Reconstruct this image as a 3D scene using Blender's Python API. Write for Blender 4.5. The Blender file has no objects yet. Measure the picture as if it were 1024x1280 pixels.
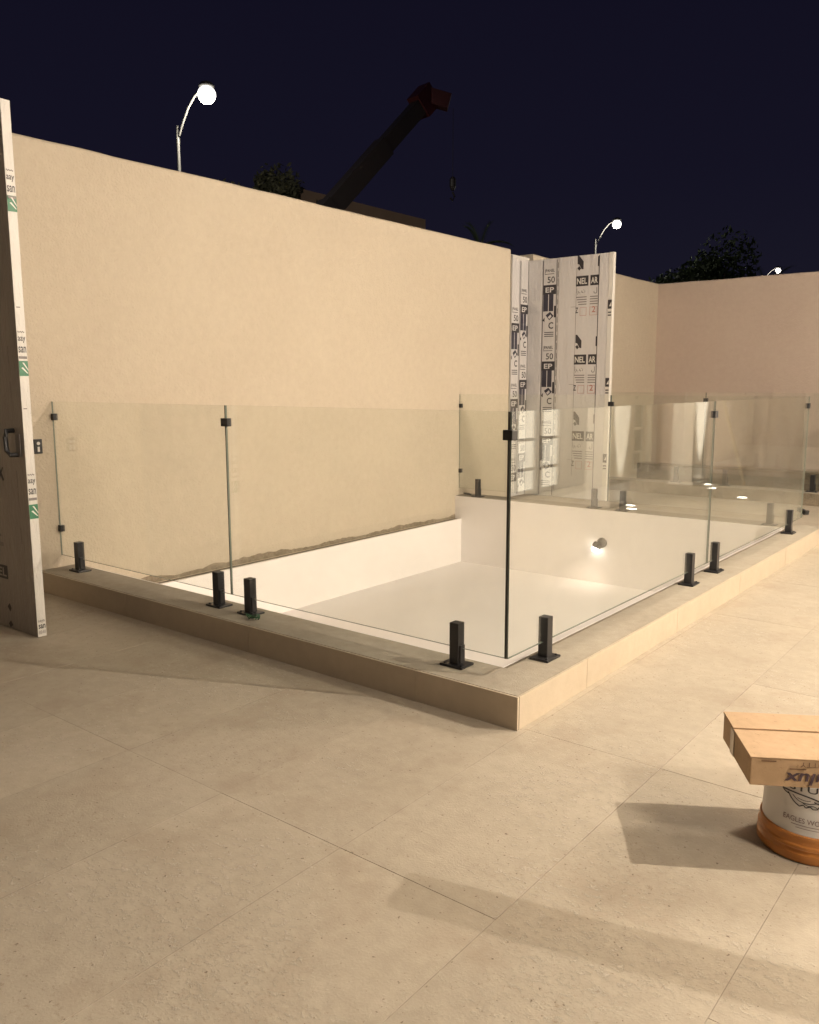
import bpy, bmesh, math, random
from mathutils import Vector, Matrix

# ------------------------------------------------------------------ camera, sky, exposure
SC = bpy.context.scene
C = SC.collection
cam_d = bpy.data.cameras.new('camera')
cam = bpy.data.objects.new('camera', cam_d)
C.objects.link(cam)
fw = Vector((-0.61450, 0.77430, -0.15115)); rt = Vector((0.78348, 0.62142, -0.00190)); up = Vector((-0.09245, 0.11959, 0.98851))
cam.matrix_world = Matrix(((rt.x, up.x, -fw.x, 0), (rt.y, up.y, -fw.y, 0), (rt.z, up.z, -fw.z, 1.5), (0, 0, 0, 1)))
cam_d.sensor_fit = 'HORIZONTAL'; cam_d.sensor_width = 36
cam_d.lens = 1047.47 / 1024 * 36
cam_d.clip_start = 0.05; cam_d.clip_end = 3000
SC.camera = cam

W = bpy.data.worlds.new('World'); SC.world = W; W.use_nodes = True
wn = W.node_tree; wn.nodes.clear()
tc = wn.nodes.new('ShaderNodeTexCoord'); sx = wn.nodes.new('ShaderNodeSeparateXYZ'); wn.links.new(tc.outputs['Generated'], sx.inputs[0])
rp = wn.nodes.new('ShaderNodeValToRGB')                       # night sky: navy overhead, a little town glow at the horizon
rp.color_ramp.elements[0].position = 0.0; rp.color_ramp.elements[0].color = (.0098, .0092, .0175, 1)
rp.color_ramp.elements[1].position = .55; rp.color_ramp.elements[1].color = (.0042, .0037, .0108, 1)
e = rp.color_ramp.elements.new(.22); e.color = (.0062, .0056, .0138, 1)
wn.links.new(sx.outputs['Z'], rp.inputs[0])
bg = wn.nodes.new('ShaderNodeBackground'); bg.inputs['Strength'].default_value = 1.0
wo = wn.nodes.new('ShaderNodeOutputWorld')
wn.links.new(rp.outputs[0], bg.inputs['Color']); wn.links.new(bg.outputs[0], wo.inputs[0])

SC.view_settings.view_transform = 'Standard'; SC.view_settings.look = 'None'
SC.view_settings.gamma = 1; SC.view_settings.exposure = 0.17
try: SC.view_settings.use_curve_mapping = False
except Exception: pass
SC.render.engine = 'CYCLES'
SC.cycles.use_denoising = True
SC.cycles.max_bounces = 10; SC.cycles.diffuse_bounces = 5; SC.cycles.glossy_bounces = 5
SC.cycles.transparent_max_bounces = 24
SC.cycles.sample_clamp_indirect = 6
LIGHT_TINT = (1.0, 0.865, 0.715)
SCONCE_W = 800

# ------------------------------------------------------------------ helpers
rnd = random.Random(7)

class MB:
    """collects shapes; build() links them as one mesh object"""
    def __init__(s): s.v = []; s.f = []; s.m = []
    def add(s, verts, faces, mi=0):
        o = len(s.v); s.v += [tuple(p) for p in verts]; s.f += [tuple(i + o for i in f) for f in faces]; s.m += [mi] * len(faces)
        return s
    def box(s, x0, x1, y0, y1, z0, z1, mi=0, M=None):
        p = [(x0,y0,z0),(x1,y0,z0),(x1,y1,z0),(x0,y1,z0),(x0,y0,z1),(x1,y0,z1),(x1,y1,z1),(x0,y1,z1)]
        if M: p = [M @ Vector(q) for q in p]
        return s.add(p, [(0,3,2,1),(4,5,6,7),(0,1,5,4),(1,2,6,5),(2,3,7,6),(3,0,4,7)], mi)
    def lathe(s, prof, n=32, c=(0,0,0), mi=0, cap=True, M=None):
        v = []; f = []
        for r, z in prof:
            for k in range(n):
                a = 2*math.pi*k/n; q = Vector((r*math.cos(a), r*math.sin(a), z))
                if M: q = M @ q
                v.append((c[0]+q.x, c[1]+q.y, c[2]+q.z))
        for i in range(len(prof)-1):
            for k in range(n):
                a, b = i*n+k, i*n+(k+1) % n
                f.append((a, b, b+n, a+n))
        if cap: f.append(tuple(range(n-1, -1, -1))); f.append(tuple((len(prof)-1)*n+k for k in range(n)))
        return s.add(v, f, mi)
    def tube(s, pts, rad, n=8, mi=0):
        pts = [Vector(p) for p in pts]; v = []; f = []
        rads = rad if isinstance(rad, (list, tuple)) else [rad]*len(pts)
        for i, p in enumerate(pts):
            t = (pts[min(i+1, len(pts)-1)] - pts[max(i-1, 0)]).normalized()
            a = Vector((0,0,1)) if abs(t.z) < .9 else Vector((1,0,0))
            x = t.cross(a).normalized(); y = x.cross(t)
            for k in range(n):
                q = p + (x*math.cos(2*math.pi*k/n) + y*math.sin(2*math.pi*k/n))*rads[i]
                v.append(q)
        for i in range(len(pts)-1):
            for k in range(n):
                a, b = i*n+k, i*n+(k+1) % n
                f.append((a, b, b+n, a+n))
        f.append(tuple(range(n-1, -1, -1))); f.append(tuple((len(pts)-1)*n+k for k in range(n)))
        return s.add(v, f, mi)
    def build(s, name, mats, parent=None, bevel=0, smooth=False):
        me = bpy.data.meshes.new(name); me.from_pydata(s.v, [], s.f)
        if not isinstance(mats, (list, tuple)): mats = [mats]
        for m in mats: me.materials.append(m)
        for p, i in zip(me.polygons, s.m): p.material_index = i
        bm = bmesh.new(); bm.from_mesh(me)
        if bevel:
            ed = [e for e in bm.edges if len(e.link_faces) == 2 and e.calc_face_angle(0) > .6]
            bmesh.ops.bevel(bm, geom=ed, offset=bevel, segments=2, affect='EDGES', profile=.6)
        bmesh.ops.recalc_face_normals(bm, faces=bm.faces)
        bm.to_mesh(me); bm.free()
        if smooth:
            for p in me.polygons: p.use_smooth = True
            try: me.set_sharp_from_angle(angle=math.radians(40))
            except Exception: pass
        me.update()
        o = bpy.data.objects.new(name, me); C.objects.link(o)
        if parent: o.parent = parent
        return o

def tag(o, label=None, cat=None, group=None, kind=None):
    if label: o['label'] = label
    if cat: o['category'] = cat
    if group: o['group'] = group
    if kind: o['kind'] = kind
    return o
def thing(name, label, cat, loc=(0,0,0), group=None, rz=0):
    o = bpy.data.objects.new(name, None); C.objects.link(o); o.location = loc; o.rotation_euler.z = rz
    o.empty_display_size = .1
    return tag(o, label, cat, group)
def copy_tree(o, parent=None):
    c = o.copy(); C.objects.link(c); c.parent = parent
    for ch in list(o.children): copy_tree(ch, c)
    return c

# ------------------------------------------------------------------ materials
def N(nt, t, **kw):
    n = nt.nodes.new(t)
    for k, v in kw.items():
        if k in n.inputs: n.inputs[k].default_value = v
        else: setattr(n, k, v)
    return n
def mat(name, col, rough=.6, metal=0, emit=None, es=0, spec=.5):
    m = bpy.data.materials.new(name); m.use_nodes = True
    b = m.node_tree.nodes['Principled BSDF']
    b.inputs['Base Color'].default_value = (*col, 1); b.inputs['Roughness'].default_value = rough
    b.inputs['Metallic'].default_value = metal; b.inputs['Specular IOR Level'].default_value = spec
    if emit: b.inputs['Emission Color'].default_value = (*emit, 1); b.inputs['Emission Strength'].default_value = es
    return m
def surf(name, c1, c2, big=1.2, small=14, fine=90, bump=.25, bdist=.004, rough=.75, rough2=.15, speck=None, speck_amt=.0, objrand=0, spec=.35, contrast=1.0, stretch=None):
    """mottled plaster / stone / cement: two tones, fine grain, optional specks, bump"""
    m = mat(name, c1, rough, spec=spec); nt = m.node_tree; b = nt.nodes['Principled BSDF']; L = nt.links.new
    g = N(nt, 'ShaderNodeNewGeometry'); src = g.outputs['Position']
    if stretch:
        mp = N(nt, 'ShaderNodeMapping'); mp.inputs['Scale'].default_value = stretch; L(src, mp.inputs['Vector']); src = mp.outputs[0]
    n1 = N(nt, 'ShaderNodeTexNoise', Scale=big, Detail=5.0, Roughness=.6); L(src, n1.inputs['Vector'])
    n2 = N(nt, 'ShaderNodeTexNoise', Scale=small, Detail=6.0, Roughness=.65); L(src, n2.inputs['Vector'])
    n3 = N(nt, 'ShaderNodeTexNoise', Scale=fine, Detail=3.0, Roughness=.6); L(src, n3.inputs['Vector'])
    a = N(nt, 'ShaderNodeMath', operation='ADD'); L(n1.outputs['Fac'], a.inputs[0]); L(n2.outputs['Fac'], a.inputs[1])
    mr = N(nt, 'ShaderNodeMapRange'); mr.inputs['From Min'].default_value = 1.0 - .32/contrast; mr.inputs['From Max'].default_value = 1.0 + .32/contrast
    L(a.outputs[0], mr.inputs['Value'])
    mx = N(nt, 'ShaderNodeMix', data_type='RGBA'); mx.inputs['A'].default_value = (*c1, 1); mx.inputs['B'].default_value = (*c2, 1)
    L(mr.outputs[0], mx.inputs['Factor']); col = mx.outputs['Result']
    if speck:
        rp = N(nt, 'ShaderNodeMapRange'); rp.inputs['From Min'].default_value = .60; rp.inputs['From Max'].default_value = .72; rp.inputs['To Max'].default_value = speck_amt
        n4 = N(nt, 'ShaderNodeTexNoise', Scale=small*1.7, Detail=8.0, Roughness=.72); L(src, n4.inputs['Vector']); L(n4.outputs['Fac'], rp.inputs['Value'])
        m2 = N(nt, 'ShaderNodeMix', data_type='RGBA'); m2.inputs['B'].default_value = (*speck, 1); L(col, m2.inputs['A']); L(rp.outputs[0], m2.inputs['Factor']); col = m2.outputs['Result']
    if objrand:
        oi = N(nt, 'ShaderNodeObjectInfo'); r2 = N(nt, 'ShaderNodeMapRange'); r2.inputs['To Min'].default_value = 1-objrand; r2.inputs['To Max'].default_value = 1+objrand
        L(oi.outputs['Random'], r2.inputs['Value'])
        hs = N(nt, 'ShaderNodeHueSaturation'); L(r2.outputs[0], hs.inputs['Value']); L(col, hs.inputs['Color']); col = hs.outputs[0]
    L(col, b.inputs['Base Color'])
    rr = N(nt, 'ShaderNodeMapRange'); rr.inputs['To Min'].default_value = rough-rough2; rr.inputs['To Max'].default_value = min(1, rough+rough2); L(n2.outputs['Fac'], rr.inputs['Value']); L(rr.outputs[0], b.inputs['Roughness'])
    ad = N(nt, 'ShaderNodeMath', operation='MULTIPLY_ADD'); L(n2.outputs['Fac'], ad.inputs[0]); ad.inputs[1].default_value = 1.2; L(n3.outputs['Fac'], ad.inputs[2])
    bp = N(nt, 'ShaderNodeBump', Strength=bump, Distance=bdist); L(ad.outputs[0], bp.inputs['Height']); L(bp.outputs[0], b.inputs['Normal'])
    return m
def glass_mat(name, tint, f0=.045):
    m = bpy.data.materials.new(name); m.use_nodes = True; nt = m.node_tree; nt.nodes.clear(); L = nt.links.new
    lw = N(nt, 'ShaderNodeLayerWeight', Blend=.5)
    p = N(nt, 'ShaderNodeMath', operation='POWER'); L(lw.outputs['Facing'], p.inputs[0]); p.inputs[1].default_value = 5
    q = N(nt, 'ShaderNodeMath', operation='MULTIPLY_ADD'); L(p.outputs[0], q.inputs[0]); q.inputs[1].default_value = 1-f0; q.inputs[2].default_value = f0
    t = N(nt, 'ShaderNodeBsdfTransparent'); t.inputs[0].default_value = (*tint, 1)
    gl = N(nt, 'ShaderNodeBsdfGlossy'); gl.inputs['Roughness'].default_value = .0; gl.inputs['Color'].default_value = (.95, .97, .95, 1)
    mx = N(nt, 'ShaderNodeMixShader'); L(q.outputs[0], mx.inputs[0]); L(t.outputs[0], mx.inputs[1]); L(gl.outputs[0], mx.inputs[2])
    g = N(nt, 'ShaderNodeNewGeometry'); n1 = N(nt, 'ShaderNodeTexNoise', Scale=2.2, Detail=8.0, Roughness=.7); L(g.outputs['Position'], n1.inputs['Vector'])
    r = N(nt, 'ShaderNodeMapRange'); r.inputs['From Min'].default_value = .40; r.inputs['From Max'].default_value = .75; r.inputs['To Max'].default_value = .03; L(n1.outputs['Fac'], r.inputs['Value'])
    df = N(nt, 'ShaderNodeBsdfDiffuse'); df.inputs['Color'].default_value = (.6, .58, .54, 1)      # thin building dust and smears
    m2 = N(nt, 'ShaderNodeMixShader'); L(r.outputs[0], m2.inputs[0]); L(mx.outputs[0], m2.inputs[1]); L(df.outputs[0], m2.inputs[2])
    o = N(nt, 'ShaderNodeOutputMaterial'); L(m2.outputs[0], o.inputs[0])
    return m

M_wall = surf('beige_plaster', (.515, .440, .340), (.565, .490, .382), big=.8, small=14, fine=55, bump=.8, bdist=.008, rough=.9, rough2=.05, spec=.2, contrast=1.2)
M_wall_far = surf('pink_beige_plaster', (.50, .40, .33), (.55, .45, .375), big=.6, small=12, fine=55, bump=.8, bdist=.006, rough=.9, rough2=.05, spec=.2)
def tile_material():
    m = surf('dusty_floor_tile', (.368, .318, .245), (.452, .396, .312), big=.9, small=16, fine=120, bump=.35, bdist=.003, rough=.66, rough2=.12, objrand=.05, contrast=1.3)
    nt = m.node_tree; b = nt.nodes['Principled BSDF']; L = nt.links.new
    base = b.inputs['Base Color'].links[0].from_socket; g = N(nt, 'ShaderNodeNewGeometry')
    def layer(col, vec_scale, scale, detail, rough, lo, hi, amt, colr, mask_scale=None, mlo=.45, mhi=.6, dist=0.0):
        mp = N(nt, 'ShaderNodeMapping'); mp.inputs['Scale'].default_value = vec_scale; mp.inputs['Rotation'].default_value = (0, 0, .5); L(g.outputs['Position'], mp.inputs['Vector'])
        n = N(nt, 'ShaderNodeTexNoise', Scale=scale, Detail=detail, Roughness=rough, Distortion=dist); L(mp.outputs[0], n.inputs['Vector'])
        r = N(nt, 'ShaderNodeMapRange'); r.inputs['From Min'].default_value = lo; r.inputs['From Max'].default_value = hi; r.inputs['To Max'].default_value = amt; L(n.outputs['Fac'], r.inputs['Value']); f = r.outputs[0]
        if mask_scale:
            n2 = N(nt, 'ShaderNodeTexNoise', Scale=mask_scale, Detail=3.0); L(g.outputs['Position'], n2.inputs['Vector'])
            r2 = N(nt, 'ShaderNodeMapRange'); r2.inputs['From Min'].default_value = mlo; r2.inputs['From Max'].default_value = mhi; L(n2.outputs['Fac'], r2.inputs['Value'])
            mu = N(nt, 'ShaderNodeMath', operation='MULTIPLY'); L(f, mu.inputs[0]); L(r2.outputs[0], mu.inputs[1]); f = mu.outputs[0]
        x = N(nt, 'ShaderNodeMix', data_type='RGBA'); L(f, x.inputs['Factor']); L(col, x.inputs['A']); x.inputs['B'].default_value = (*colr, 1)
        return x.outputs['Result'], f
    c, _ = layer(base, (1, 1, 1), 2.3, 6.0, .65, .50, .68, .45, (.30, .235, .17), None)            # brown footfall stains
    c, wf = layer(c, (1, 1.5, 1), 26, 9.0, .80, .53, .64, .80, (.56, .51, .42), 1.3, .46, .60, .2)   # smeared mortar residue
    c, _ = layer(c, (1, 1.3, 1), 40, 7.0, .80, .56, .66, .80, (.235, .18, .12), 1.6, .48, .62)        # dark scuffs
    c, _ = layer(c, (1, 1, 1), 70, 2.0, .5, .68, .74, .85, (.15, .11, .075))                             # grit
    L(c, b.inputs['Base Color'])
    bp = b.inputs['Normal'].links[0].from_node
    b2 = N(nt, 'ShaderNodeBump', Strength=.6, Distance=.0035); L(wf, b2.inputs['Height']); L(bp.outputs[0], b2.inputs['Normal']); L(b2.outputs[0], b.inputs['Normal'])
    return m
M_tile = tile_material()
M_grout = surf('dirty_grout', (.29, .245, .19), (.50, .44, .36), big=2, small=16, bump=.4, rough=.95, rough2=.03)
M_cement = surf('cement_screed', (.29, .255, .20), (.38, .34, .27), big=2.2, small=18, fine=140, bump=.5, bdist=.004, rough=.92, rough2=.05, speck=(.48, .42, .33), speck_amt=.5)
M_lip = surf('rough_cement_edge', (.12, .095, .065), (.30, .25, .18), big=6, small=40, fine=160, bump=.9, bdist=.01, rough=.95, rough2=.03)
M_clad = surf('kerb_stone', (.40, .335, .25), (.46, .39, .295), big=1.5, small=12, fine=120, bump=.15, bdist=.003, rough=.7, rough2=.1, objrand=.03)
M_white = surf('white_pit_paint', (.87, .825, .79), (.89, .85, .82), big=.8, small=6, fine=60, bump=.08, bdist=.003, rough=.55, rough2=.1)
M_glass = glass_mat('clear_glass', (.984, .994, .982), .06)
M_gedge = mat('glass_top_edge', (.42, .45, .38), .25, spec=.8)  # paler copy of the edge colour, light from above painted in
M_gside = mat('glass_joint_edge', (.16, .19, .16), .2, spec=.9)
M_seal = mat('dark_seal', (.03, .027, .022), .45)
M_black = mat('black_powder_coat', (.022, .021, .022), .42, metal=.2)
M_street = mat('galvanised_steel', (.12, .115, .10), .6)
def film(name, col, d=.06):
    return surf(name, col, tuple(c*(1-d) for c in col), big=3, small=9, fine=34, bump=.8, bdist=.010, rough=.42, rough2=.12, spec=.5, stretch=(1, 1, .35))
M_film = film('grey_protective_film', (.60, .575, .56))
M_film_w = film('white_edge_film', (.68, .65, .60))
M_film_d = film('dark_grey_film', (.30, .27, .24), .12)  # darker film tone for the door leaf face
M_ink = mat('black_ink', (.03, .026, .03), .5)
M_inkg = mat('grey_ink', (.20, .18, .17), .5)
M_inkr = mat('red_ink', (.42, .16, .12), .5)
M_inkp = mat('navy_ink', (.030, .028, .045), .5)
M_green = mat('green_ink', (.03, .16, .08), .5)
M_paper = mat('white_print', (.70, .67, .63), .5)
M_alu = mat('aluminium', (.55, .53, .50), .35, metal=.8)

# ------------------------------------------------------------------ print helpers (flat lettering a millimetre proud of its surface)
def text_polys(s, size=1.0, bold=0.0, shear=0.0):
    cu = bpy.data.curves.new('t', 'FONT'); cu.body = s; cu.size = size; cu.offset = bold; cu.shear = shear
    cu.resolution_u = 3
    ob = bpy.data.objects.new('t', cu); C.objects.link(ob)
    bpy.context.view_layer.update()
    me = bpy.data.meshes.new_from_object(ob)
    v = [(p.co.x, p.co.y) for p in me.vertices]; f = [tuple(p.vertices) for p in me.polygons]
    bpy.data.objects.remove(ob); bpy.data.curves.remove(cu); bpy.data.meshes.remove(me)
    return v, f
class Print:
    """2-D ink shapes mapped onto a surface by fn(u, v, lift)"""
    def __init__(s, fn): s.fn = fn; s.mb = MB(); s.lift = .0015
    def poly(s, pts, mi=0, lift=0):
        s.mb.add([s.fn(u, v, s.lift+lift) for u, v in pts], [tuple(range(len(pts)))], mi); return s
    def rect(s, u0, v0, u1, v1, mi=0, lift=0): return s.poly([(u0,v0),(u1,v0),(u1,v1),(u0,v1)], mi, lift)
    def text(s, t, u, v, w=None, h=None, mi=0, bold=0, lift=0, rot=0, shear=0):
        vs, fs = text_polys(t, 1.0, bold, shear)
        if not vs: return s
        x0 = min(p[0] for p in vs); x1 = max(p[0] for p in vs); y0 = min(p[1] for p in vs); y1 = max(p[1] for p in vs)
        sx = (w/(x1-x0)) if w else None; sy = (h/(y1-y0)) if h else None
        sx = sx or sy; sy = sy or sx
        out = []
        for a, b in vs:
            a = (a-x0)*sx; b = (b-y0)*sy
            ca, sa = math.cos(rot), math.sin(rot)
            out.append(s.fn(u + a*ca - b*sa, v + a*sa + b*ca, s.lift+lift))
        s.mb.add(out, fs, mi); return s
    def stroke(s, pts, w, mi=0, lift=0):
        for i in range(len(pts)-1):
            (a, b), (c, d) = pts[i], pts[i+1]; l = math.hypot(c-a, d-b) or 1; nx, ny = -(d-b)/l, (c-a)/l
            w0 = w[i] if isinstance(w, (list, tuple)) else w; w1 = w[i+1] if isinstance(w, (list, tuple)) else w
            s.poly([(a-nx*w0/2, b-ny*w0/2), (c-nx*w1/2, d-ny*w1/2), (c+nx*w1/2, d+ny*w1/2), (a+nx*w0/2, b+ny*w0/2)], mi, lift)
        return s
    def build(s, name, mats, parent): return tag(s.mb.build(name, mats, parent), kind='stuff') if s.mb.f else None

# ================================================================== SETTING
XW = -5.85                                   # face of the long boundary wall
FX1 = 3.2                                    # terrace floor runs under the house
H_K = .155                                   # kerb height
WELLS = [(-5.85, -1.79, 3.01, 8.56), (-5.85, -1.79, 11.10, 13.95)]   # outer kerb rectangles
tag(MB().box(-900, 900, -900, 900, -1.3, -1.0).build('ground', surf('sandy_ground', (.22, .18, .13), (.28, .23, .17), big=.3, small=2, bump=.2)), kind='structure')

def minus(rects, hole):
    out = []
    for (a, b, c, d) in rects:
        x0, x1, y0, y1 = hole
        if b <= x0 or a >= x1 or d <= y0 or c >= y1: out.append((a, b, c, d)); continue
        if a < x0: out.append((a, x0, c, d))
        if b > x1: out.append((x1, b, c, d))
        m0, m1 = max(a, x0), min(b, x1)
        if c < y0: out.append((m0, m1, c, y0))
        if d > y1: out.append((m0, m1, y1, d))
    return out
holes = [(x0-.4, x1-.02, y0+.02, y1-.02) for (x0, x1, y0, y1) in WELLS]
rs = [(XW-.1, FX1, -3.0, 14.4)]
for hq in holes: rs = minus(rs, hq)
fb = MB()
for r in rs: fb.box(r[0], r[1], r[2], r[3], -.25, -.003)
floor = tag(fb.build('floor', M_grout), kind='structure')
# floor tiles 0.6 x 1.2 m, thin dirty joints
TW, TL, J = .6, 1.2, .0014
ix = -9
for i in range(-8, 6):
    x0 = -1.16 + i*TW; x1 = x0 + TW
    for j in range(-4, 12):
        y0 = 1.85 + j*TL; y1 = y0 + TL
        a, b, c, d = max(x0+J/2, XW+.002), min(x1-J/2, FX1), max(y0+J/2, -3.0), min(y1-J/2, 14.25)
        if b-a < .02 or d-c < .02: continue
        rr = [(a, b, c, d)]
        for hq in holes: rr = minus(rr, hq)
        rr = [r for r in rr if r[1]-r[0] > .01 and r[3]-r[2] > .01]
        if not rr: continue
        m = MB(); dz = rnd.uniform(-.0008, .0006)
        for r in rr: m.box(r[0], r[1], r[2], r[3], -.0028, dz)
        to = m.build('floor_tile', [M_tile, M_grout], floor)
        for pf in to.data.polygons:
            if abs(pf.normal.z) < .5: pf.material_index = 1

# ---- boundary walls
def wall_run(axis, a0, a1, c0, c1, z1, seed):
    # plastered wall whose coping wavers by a few millimetres
    r = random.Random(seed); n = int((a1-a0)/.16); m = MB(); v = []; f = []; dz = 0; dx = 0
    for i in range(n+1):
        t = a0 + (a1-a0)*i/n
        if i % 2 == 0: dz = .6*dz + r.uniform(-.004, .004); dx = .6*dx + r.uniform(-.0015, .0015)
        for c, z in ((c0, -1.0), (c1, -1.0), (c1, z1-.16), (c1+dx*.5, z1-.014+dz), (c1-.012+dx, z1+dz), (c0, z1+dz)):
            v.append((c, t, z) if axis == 'y' else (t, c, z))
    for i in range(n):
        for k in range(6): a = i*6+k; b = i*6+(k+1) % 6; f.append((a, b, b+6, a+6))
    f.append(tuple(range(6))); f.append(tuple(n*6+k for k in range(6)))
    return m.add(v, f)
tag(wall_run('y', -3.0, 9.455, XW-.2, XW, 3.194, 1).build('boundary_wall', M_wall), 'long beige rough plastered boundary wall beside the glass railed light well', 'wall')
tag(wall_run('y', 10.02, 14.26, XW-.2, XW, 3.194, 2).build('boundary_wall', M_wall), 'short beige plastered wall section between printed panels and far wall', 'wall')
far_wall = MB(); q = wall_run('x', XW-.2, 3.2, 14.46, 14.262, 3.19, 3)
q.v = [(x, y + (.024 if abs(y-14.25) < .004 and z > 3 else 0), z) for x, y, z in q.v]
tag(q.build('boundary_wall', M_wall_far), 'pinkish plastered end wall closing the terrace beneath the tree', 'wall')

# ---- light wells: white lined pits, cement kerbs clad with stone slabs
def light_well(x0, x1, y0, y1, xin, yin, yfin, label, first):
    M_face = M_clad if first else M_lip
    p = MB()
    zf = -.65
    p.box(XW-.1, xin+.1, yin-.1, yfin+.1, zf-.1, zf)                                  # pit floor
    p.box(xin, xin+.014, yin, yfin, zf, H_K-.014)                                      # right lining
    p.box(XW, xin+.014, yin-.014, yin, zf, H_K-.002)                                   # front lining
    p.box(XW, xin+.014, yfin, yfin+.014, zf, H_K-.002)                                 # far lining
    M_pit = M_white if first else M_lip
    pit = p.build('light_well_pit', M_pit); tag(pit, kind='structure')
    b = MB(); b.box(XW+.066, XW+.096, yin+.0005, yfin-.0005, zf+.001, -.118)
    b.build('wall_lining', M_pit, pit, bevel=.002)
    k = thing('light_well_kerb', label, 'kerb', ((x0+x1)/2, y0, 0), 'cement kerbs round the light wells')
    k.location = (0, 0, 0)
    MB().box(x0, x1-.012, y0+.012, yin-.014, -.24, H_K).build('kerb_run', M_cement, k)
    MB().box(xin+.055, x1-.012, yin-.0142, yfin+.0142, -.24, H_K).build('kerb_run', M_cement, k)
    MB().box(x0, x1-.012, yfin+.014, y1-.012, -.24, H_K).build('kerb_run', M_cement, k)
    # ragged lower lip along the inside of the right run
    lip = MB(); n = 60; v = []; f = []
    for i in range(n+1):
        y = yin + (yfin-yin)*i/n; wob = rnd.uniform(-.006, .006)
        for xx, zz in ((xin+.0135, H_K-.016), (xin+.022+wob, H_K-.014+rnd.uniform(-.003, .003)), (xin+.050+wob*.5, H_K-.011+rnd.uniform(-.004, .003)), (xin+.058, H_K-.010)): v.append((xx, y, zz))
    for i in range(n):
        for c in range(3): a = i*4+c; f.append((a, a+1, a+5, a+4))
    lip.add(v, f).build('kerb_lip', M_lip, k)
    def slab(a, b, c, d): MB().box(a, b, c, d, .0, H_K-.0015+rnd.uniform(-.001, .0005)).build('cladding_slab', M_face, k, bevel=.0018)
    xs = [x1]; q = -2.352
    while q > x0+.15: xs.append(q); q -= 1.2
    xs.append(x0)
    for a, b in zip(xs[1:], xs[:-1]):
        e = rnd.uniform(0, .0012)
        slab(a+.001, b-.001, y0-e, y0+.0118); slab(a+.001, b-.001, y1-.0118, y1)
    ys = [y0+.0125]; q = y0+.66
    while q < y1-.15: ys.append(q); q += 1.2
    ys.append(y1-.0125)
    for a, b in zip(ys[:-1], ys[1:]):
        e = rnd.uniform(0, .0012); slab(x1-.0118, x1+e, a+.001, b-.001)
    return k
light_well(-5.85, -1.79, 3.01, 8.56, -2.082, 3.315, 8.264, 'low beige kerb around the white light well with stone clad front corner', True)
light_well(-5.85, -1.79, 11.10, 13.95, -2.082, 11.405, 13.655, 'low cement kerb of the second light well by the end wall', False)

rb = MB(); v = []; f = []; n = 150; r5 = random.Random(11); hgt = .05  # dark brown strip with a ragged top along the wall foot
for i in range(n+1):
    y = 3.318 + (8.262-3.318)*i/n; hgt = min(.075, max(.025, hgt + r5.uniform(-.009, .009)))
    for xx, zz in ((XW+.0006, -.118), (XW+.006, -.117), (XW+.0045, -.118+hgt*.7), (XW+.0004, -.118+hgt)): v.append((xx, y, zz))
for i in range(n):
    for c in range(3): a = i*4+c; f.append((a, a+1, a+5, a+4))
MAIN_WALL = [o for o in bpy.data.objects if o.name == 'boundary_wall'][0]
rb.add(v, f).build('dark_foot_strip', surf('dark_brown_strip', (.17, .135, .09), (.34, .285, .21), big=3, small=24, fine=90, bump=.8, bdist=.006, rough=.95, rough2=.03), MAIN_WALL)
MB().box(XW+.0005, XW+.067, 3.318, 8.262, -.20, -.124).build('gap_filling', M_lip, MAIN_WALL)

# ---- glass balustrade
GT, GB, TH = 1.378, .245, .012
def glass_panel(label, axis, pos, a0, a1, spigots, clips, seal=None, group=None):
    """axis 'x': pane runs along X at Y=pos; 'y': along Y at X=pos"""
    mid = (a0+a1)/2
    loc = (mid, pos, H_K) if axis == 'x' else (pos, mid, H_K)
    t = thing('glass_balustrade_panel', label, 'glass railing', loc, group, 0 if axis == 'x' else math.pi/2)
    # local frame: u along the run, v across it
    L = (a1-a0)/2; g = MB(); z0, z1 = GB-H_K, GT-H_K
    g.box(-L, L, -TH/2, TH/2, z0, z1)
    pane = g.build('pane', [M_glass, M_gedge, M_gside], t)
    for p in pane.data.polygons:
        if abs(p.normal.y) < .5: p.material_index = 1 if p.normal.z > .5 else 2
    for s in spigots:
        u = s-mid
        b = MB()
        b.box(u-.026, u+.026, -.026, .026, .012, .214)
        sp = b.build('spigot', M_black, t, bevel=.003)
        MB().box(u-.066, u+.066, -.052, .052, 0.0, .012).build('base_plate', M_black, sp, bevel=.004)
        MB().box(u+.026, u+.036, -.018, .018, .02, .105).build('clamp_block', M_black, sp, bevel=.002)
        for du in (-.048, .048):
            bb = MB(); bb.lathe([(.007, .0), (.007, .004), (.004, .006)], 8, (u+du, -.034, .012)); bb.build('bolt', M_black, sp)
    for (s, z, half) in clips:
        u = s-mid; c = MB(); wv = .029 if not half else .018
        c.box(u-wv, u+wv, -.017, .017, z-H_K-.024, z-H_K+.024)
        cl = c.build('glass_clip', M_black, t, bevel=.003)
        d = MB(); 
        d.lathe([(.005, -.0205), (.005, .0205)], 8, (u, 0, z-H_K), M=Matrix.Rotation(math.pi/2, 3, 'X'))
        d.build('clip_screw', M_black, cl)
    if seal is not None:
        u = seal-mid; q = MB(); q.box(u-.0028, u+.0028, -TH/2-.001, TH/2+.001, z0, z1); q.build('joint_seal', M_seal, t)
    return t
G1 = 'frameless glass panels round the light well'
X0, XJ, XG, Y1, YJ, YE, Y2 = -5.848, -3.905, -1.960, 3.1936, 5.848, 8.42, 8.3465
glass_panel('clear glass railing pane clipped to the beige wall beside the grey door leaf', 'x', Y1, X0, XJ-.0035, [-5.604, -4.029], [(X0+.018, 1.268, 1), (X0+.018, .447, 1)], None, G1)
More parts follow.
